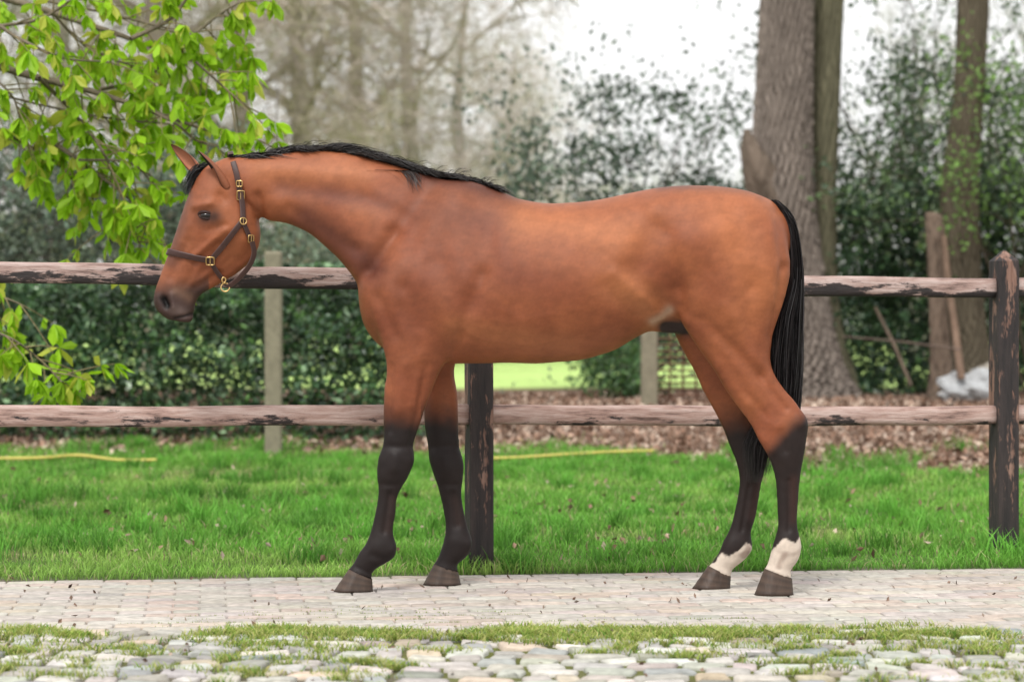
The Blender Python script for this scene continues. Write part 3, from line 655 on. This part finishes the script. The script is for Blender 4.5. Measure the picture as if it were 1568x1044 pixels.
tube(mb,[P(1445,360,26.4),P(1452,430,26.4),P(1462,500,26.4),P(1472,580,26.3)],[.03,.035,.04,.045],8,(.22,.15,.11))
tube(mb,[P(1340,470,26.4),P(1370,530,26.4),P(1395,590,26.3)],[.015,.02,.02],6,(.17,.13,.1)); tube(mb,[P(1290,515,26),P(1380,523,26),P(1470,535,26)],[.008,.01,.012],6,(.16,.12,.1))
mb.obj('dead_tree_stump',M_bark)
def clumps(mb,regions,d,dr,L,W,cols,ncl,nl,rad,keep=None):
    for (x0,x1,y0,y1,wt) in regions:
        k=int(ncl*wt)
        cx=R.uniform(x0,x1,k);cy=R.uniform(y0,y1,k)
        if keep is not None:
            m=keep(cx,cy); cx=cx[m];cy=cy[m]
        for a,b in zip(cx,cy):
            c=P(a,b,d+R.uniform(-dr,dr)); m=max(4,int(nl*R.uniform(.4,1.4)))
            q=c+R.normal(0,1,(m,3))*np.array([1,1,.75])*rad*R.uniform(.6,1.4)
            q=q[q[:,2]>tz(q[:,1])+.02]
            if len(q)==0: continue
            cc=np.array(cols[R.randint(len(cols))])*R.uniform(.65,1.3); leaves(mb,q,L,W,cc)
dk=[(.04,.085,.04),(.055,.11,.05),(.075,.15,.055),(.035,.07,.04)]
mb=MB(); kp=lambda x,y:(vn(x/60,y/60,1.1,61)>-.35+.9*sm(330,0,y)*.8)
clumps(mb,[(1270,1760,-120,330,1.0)],29,1.8,.09,.052,[(.06,.10,.055),(.08,.13,.06),(.11,.18,.07),(.05,.08,.05)],660,32,.22,kp)
clumps(mb,[(1275,1760,300,600,1.0)],28.9,.7,.09,.055,dk,500,60,.22)
tips=[]
for k in range(24):
    rbranch(mb,P(random.uniform(1285,1740),random.uniform(250,600),29.3),(random.gauss(0,.5),0,1),2.4,.022,2,(.10,.08,.06),tips,ns=5)
for t,_ in tips: leaves(mb,t+R.normal(0,.14,(8,3)),.085,.05,(.08,.14,.055))
mb.obj('holly_thicket',M_leaf,smooth=False)
mb=MB(); clumps(mb,[(1440,1700,60,360,1)],26.8,.5,.07,.045,[(.22,.38,.10),(.18,.32,.08)],120,16,.22); tips=[]
for k in range(7): rbranch(mb,P(random.uniform(1520,1700),600,26.8),(random.gauss(0,.3),0,1),2.2,.016,2,(.12,.09,.06),tips,ns=5)
mb.obj('young_hazel_bush',M_fresh,smooth=False)
holly=empty('holly_tree'); mb=MB(); tips=[]
for k in range(9): rbranch(mb,P(965+random.gauss(0,12),600,31),(random.gauss(0,.45),.1*random.gauss(0,1),1),2.5,.036,3,(.12,.10,.085),tips,ns=5,spread=.5)
mb.obj('limbs',M_bark,holly); mb=MB()
def kh_(x,y):
    e=((x-965)/185.)**2+((y-335)/255.)**2
    return ((e<1)&((vn(x/38,y/38,1.2,71)>-.05+.6*sm(300,80,y))))|((e<.9)&(y>290)&(vn(x/38,y/38,1.2,71)>-.5))
clumps(mb,[(785,1160,70,560,1)],31,1.2,.11,.062,[(.07,.105,.07),(.09,.135,.085),(.05,.08,.055),(.13,.18,.12)],680,27,.19,kh_)
for t,_ in tips[::2]:
    leaves(mb,t+R.normal(0,.12,(9,3)),.10,.055,(.07,.11,.07))
clumps(mb,[(905,1000,520,612,1)],27.5,.4,.08,.05,[(.09,.18,.05),(.06,.13,.05)],40,45,.16)
mb.obj('foliage',M_leaf,holly,smooth=False)
mb=MB()
def hedge(x0,x1,zt,y,n,cols,L=.078,dep=.5):
    xx=R.uniform(x0,x1,n); top=zt+.14*vn(xx,xx*0,2.2,81); zz=R.rand(n)**.8*top; yy=y+.15*vn(xx,zz*2,3,82)+R.uniform(-.1,dep,n)-.08*R.normal(size=n)
    s=.55+.95*sm(-.8,.9,vn(xx,zz*1.3,4.5,83)); c=np.array(cols)[R.randint(0,len(cols),n)]*s[:,None]
    leaves(mb,np.stack([xx,yy,tz(yy)+zz+.03],1),L,L*.6,c)
hedge(-8,-.55,1.48,21.2,33000,[(.05,.105,.045),(.075,.15,.06),(.12,.23,.07),(.04,.08,.045),(.07,.13,.07),(.20,.30,.17)])  # last, palest leaf colour paints in the glints on the hedge
mb.obj('holly_hedge',M_leaf,smooth=False)
mb=MB(); kl=lambda x,y:(vn(x/70,y/70,1.1,91)>-.6+.7*sm(330,150,y))
clumps(mb,[(-250,330,210,450,1)],25,1.2,.085,.05,[(.12,.16,.11),(.15,.20,.13),(.08,.12,.08)],300,55,.25,kl)
clumps(mb,[(330,620,340,500,1)],27,1.2,.085,.05,[(.14,.19,.13),(.17,.23,.15)],120,50,.25)
tips=[]
for k in range(18): rbranch(mb,P(random.uniform(-200,330),520,25.5),(random.gauss(0,.4),0,1),2.4,.03,2,(.2,.17,.14),tips,ns=5)
mb.obj('evergreen_shrubs',M_leaf,smooth=False)
mb=MB()
def twigs(mb,cen,L,W,col,up=.35):
    n=len(cen);u=R.normal(size=(n,3));u[:,2]=u[:,2]*.6+up;u/=np.linalg.norm(u,axis=1)[:,None]; v=np.cross(u,R.normal(size=(n,3)));v/=np.linalg.norm(v,axis=1)[:,None]
    l=(L*R.uniform(.5,1.4,n))[:,None]; V=np.stack([cen-v*W/2,cen+v*W/2,cen+u*l+R.normal(0,.05,(n,3))],1).reshape(-1,3)
    mb.add(V,np.arange(n*3).reshape(n,3),np.repeat(np.clip(np.asarray(col)*(1+R.normal(0,.15,(n,1))),.01,1),3,axis=0))
def bare(px,d,ht,rx,n,col,tr=.3):
    x=(px-784)/F*d; g=float(tz(d)); tube(mb,[(x,d,g-.2),(x+.2,d,g+ht*.3),(x,d,g+ht*.6),(x+.3,d,g+ht*.95)],[tr,tr*.75,tr*.45,.04],8,np.array(col)*.65)
    tt=[]
    for k in range(16):
        z=ht*random.uniform(.12,.75); a=random.uniform(0,6.28); rbranch(mb,(x,d,g+z),(math.cos(a),math.sin(a),.6),rx*.85,tr*.25,2,np.array(col)*.75,tt,ns=4)
    tp_=np.array([t[0] for t in tt]); m=n//len(tp_)+1
    c=np.repeat(tp_,m,axis=0)+R.normal(0,.40,(m*len(tp_),3)); twigs(mb,c,.7,.024,col)
br=(.41,.345,.30); gr=(.37,.355,.31)  # twig colours lightened to paint in distance haze, palest on the farthest trees
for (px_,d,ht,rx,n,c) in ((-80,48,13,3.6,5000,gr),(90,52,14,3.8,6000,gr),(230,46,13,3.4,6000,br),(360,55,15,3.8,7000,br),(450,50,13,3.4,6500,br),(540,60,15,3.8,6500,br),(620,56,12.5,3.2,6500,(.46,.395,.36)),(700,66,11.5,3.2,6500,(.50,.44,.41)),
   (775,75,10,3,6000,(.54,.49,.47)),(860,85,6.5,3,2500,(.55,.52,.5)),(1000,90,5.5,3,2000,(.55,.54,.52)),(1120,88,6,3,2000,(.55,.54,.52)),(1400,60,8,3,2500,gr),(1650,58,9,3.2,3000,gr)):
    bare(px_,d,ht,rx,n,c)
mb.obj('distant_trees',M_twig,smooth=False)
mb=MB()
for (x0,x1,yt,d,n,c) in ((-900,760,340,62,7000,(.27,.31,.24)),(650,1900,440,95,6000,(.32,.38,.30)),(600,760,420,58,1200,(.28,.34,.22))):  # leaf colours lightened with distance, haze painted into them
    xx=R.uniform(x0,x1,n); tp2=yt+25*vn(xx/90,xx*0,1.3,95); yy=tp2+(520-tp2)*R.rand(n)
    q=np.array([P(a,b,d+random.uniform(-2,2)) for a,b in zip(xx,yy)]); leaves(mb,q,.45,.3,c,cv=.2)
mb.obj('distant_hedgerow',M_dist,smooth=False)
ch=empty('chestnut_tree'); mb=MB(); lv=MB(); D0=13.6
tube(mb,cr([(-4.9,14.2,-.1),(-4.85,14.2,1.2),(-4.8,14.1,2.6),(-4.9,14.0,4.5),(-4.7,14,6.5)],4),np.linspace(.24,.13,17),16,(.2,.17,.13))
def palmate(c,dirv,sz):
    k=random.randint(5,9)
    for j in range(k):
        u=np.array(dirv)*.25+R.normal(0,.45,3)+np.array([0,0,-.8]); u/=np.linalg.norm(u); l=sz*random.uniform(.6,1.25)
        v=np.cross(u,R.normal(size=3)); v/=np.linalg.norm(v); w=np.cross(u,v); wd=l*.22
        pts=[c,c+u*l*.35+v*wd*.8,c+u*l*.7+v*wd+w*l*.05-np.array([0,0,l*.04]),c+u*l-np.array([0,0,l*.12]),c+u*l*.7-v*wd+w*l*.05-np.array([0,0,l*.04]),c+u*l*.35-v*wd*.8]
        cc=np.array([.33,.57,.02])*random.uniform(.7,1.2)
        if random.random()<.2: cc=np.array([.50,.55,.07])
        lv.add(np.array(pts),[[0,1,2,3],[0,3,4,5]],np.clip(cc,0,.8))
def limb(pl,r0,dens=1.0,dd=0.0):
    p=np.array([P(x,y,D0+dd+random.gauss(0,.08)) for x,y in pl]); q=cr(p,5); tube(mb,q,np.linspace(r0,.004,len(q)),7,(.17,.14,.10))
    for i in range(2,len(q)):
        if random.random()<.66*dens:
            L=random.uniform(.10,.34); d=np.array([random.uniform(-.3,1),random.gauss(0,.7),random.gauss(-.25,.5)]); d/=np.linalg.norm(d)
            pts=[q[i]+d*L*t+np.array([0,0,-.12*t*t*L]) for t in np.linspace(0,1,5)]; tube(mb,pts,np.linspace(.005,.002,5),5,(.22,.18,.10))
            palmate(pts[-1],d,random.uniform(.08,.125))
            if random.random()<.8: palmate(pts[3],d,random.uniform(.065,.10))
    palmate(q[-1],(0,0,-1),.10)
limbs=[([(-560,-100),(-250,-60),(-60,-20),(80,20),(200,60),(300,95),(345,110)],.035),([(-560,60),(-300,60),(-60,90),(60,120),(140,140),(230,170),(320,200),(395,215)],.035),
([(-560,200),(-250,180),(-20,200),(60,210),(120,245),(180,290),(230,330)],.03),([(60,120),(110,170),(150,220),(175,270),(200,330),(215,380)],.012),([(140,140),(220,120),(290,60),(340,20),(375,0)],.012),
([(200,60),(260,30),(300,-20),(350,-60)],.014),([(-60,-20),(0,40),(50,70),(100,90),(170,95)],.014),([(-20,200),(30,215),(70,240),(100,260),(135,270)],.012),([(230,170),(270,190),(300,215),(330,225)],.010),
([(-560,330),(-250,390),(-80,430),(-10,450),(30,465)],.018),([(-80,430),(-40,490),(20,520),(60,550),(95,585)],.010),([(-60,90),(-10,120),(20,150),(30,180)],.01),([(300,95),(350,140),(380,165)],.008),([(0,40),(60,30),(110,0),(150,-30)],.01),([(120,245),(200,250),(240,290)],.008),([(80,20),(130,70),(200,100),(250,105)],.008),([(60,0),(160,20),(240,40),(300,50)],.008),([(-60,130),(60,160),(160,180),(260,190)],.008),([(120,245),(140,300),(160,340),(195,365)],.008)]
for pl,r in limbs: limb(pl,r,1.4,random.gauss(0,.25))
mb.obj('trunk_and_branches',M_bark,ch); lv.obj('leaves',M_fresh,ch,smooth=False)
mb=MB(); tips=[]
for x,y in ((760,-70),(1010,-80),(820,-70),(1330,-60),(400,-60),(560,-80)):
    rbranch(mb,P(x,y,24),(random.gauss(.3,.3),0,-.35),.7,.009,2,(.14,.12,.10),tips,ns=4)
mb.obj('overhanging_twigs',M_twig)
# ================= LIGHT (bright overcast)
EL=56
w=bpy.data.worlds.new('World'); scene.world=w; w.use_nodes=True; nt=w.node_tree; bg=nt.nodes['Background']
sky=nt.nodes.new('ShaderNodeTexSky'); sky.sky_type='NISHITA'; sky.sun_disc=False; sky.sun_elevation=math.radians(EL); sky.sun_rotation=math.radians(200); sky.dust_density=4; sky.air_density=1.2
hs=nt.nodes.new('ShaderNodeHueSaturation'); hs.inputs['Saturation'].default_value=.06; hs.inputs['Value'].default_value=1.0
gm=nt.nodes.new('ShaderNodeGamma'); gm.inputs['Gamma'].default_value=.3
sc=nt.nodes.new('ShaderNodeVectorMath'); sc.operation='SCALE'; sc.inputs['Scale'].default_value=5.4
nt.links.new(sky.outputs[0],hs.inputs['Color']); nt.links.new(hs.outputs[0],gm.inputs['Color']); nt.links.new(gm.outputs[0],sc.inputs[0]); nt.links.new(sc.outputs[0],bg.inputs['Color']); bg.inputs['Strength'].default_value=.15
sl=bpy.data.lights.new('sun','SUN'); sl.energy=2.4; sl.angle=math.radians(14); sl.color=(1,.965,.91); so=link(bpy.data.objects.new('sun',sl))
az=math.radians(200); el=math.radians(EL); dv=Vector((math.sin(az)*math.cos(el),math.cos(az)*math.cos(el),math.sin(el))); so.rotation_euler=dv.to_track_quat('Z','Y').to_euler()
scene.view_settings.view_transform='Standard'; scene.view_settings.look='None'; scene.view_settings.exposure=0
cd=bpy.data.cameras.new('camera'); cd.lens=85; cd.sensor_width=36; cd.shift_y=-22/1568.; cd.clip_end=3000; cd.dof.use_dof=True; cd.dof.focus_distance=9.8; cd.dof.aperture_fstop=2.6
co_=link(bpy.data.objects.new('camera',cd)); co_.location=(0,0,H); co_.rotation_euler=(math.pi/2,0,0); scene.camera=co_
print('done')
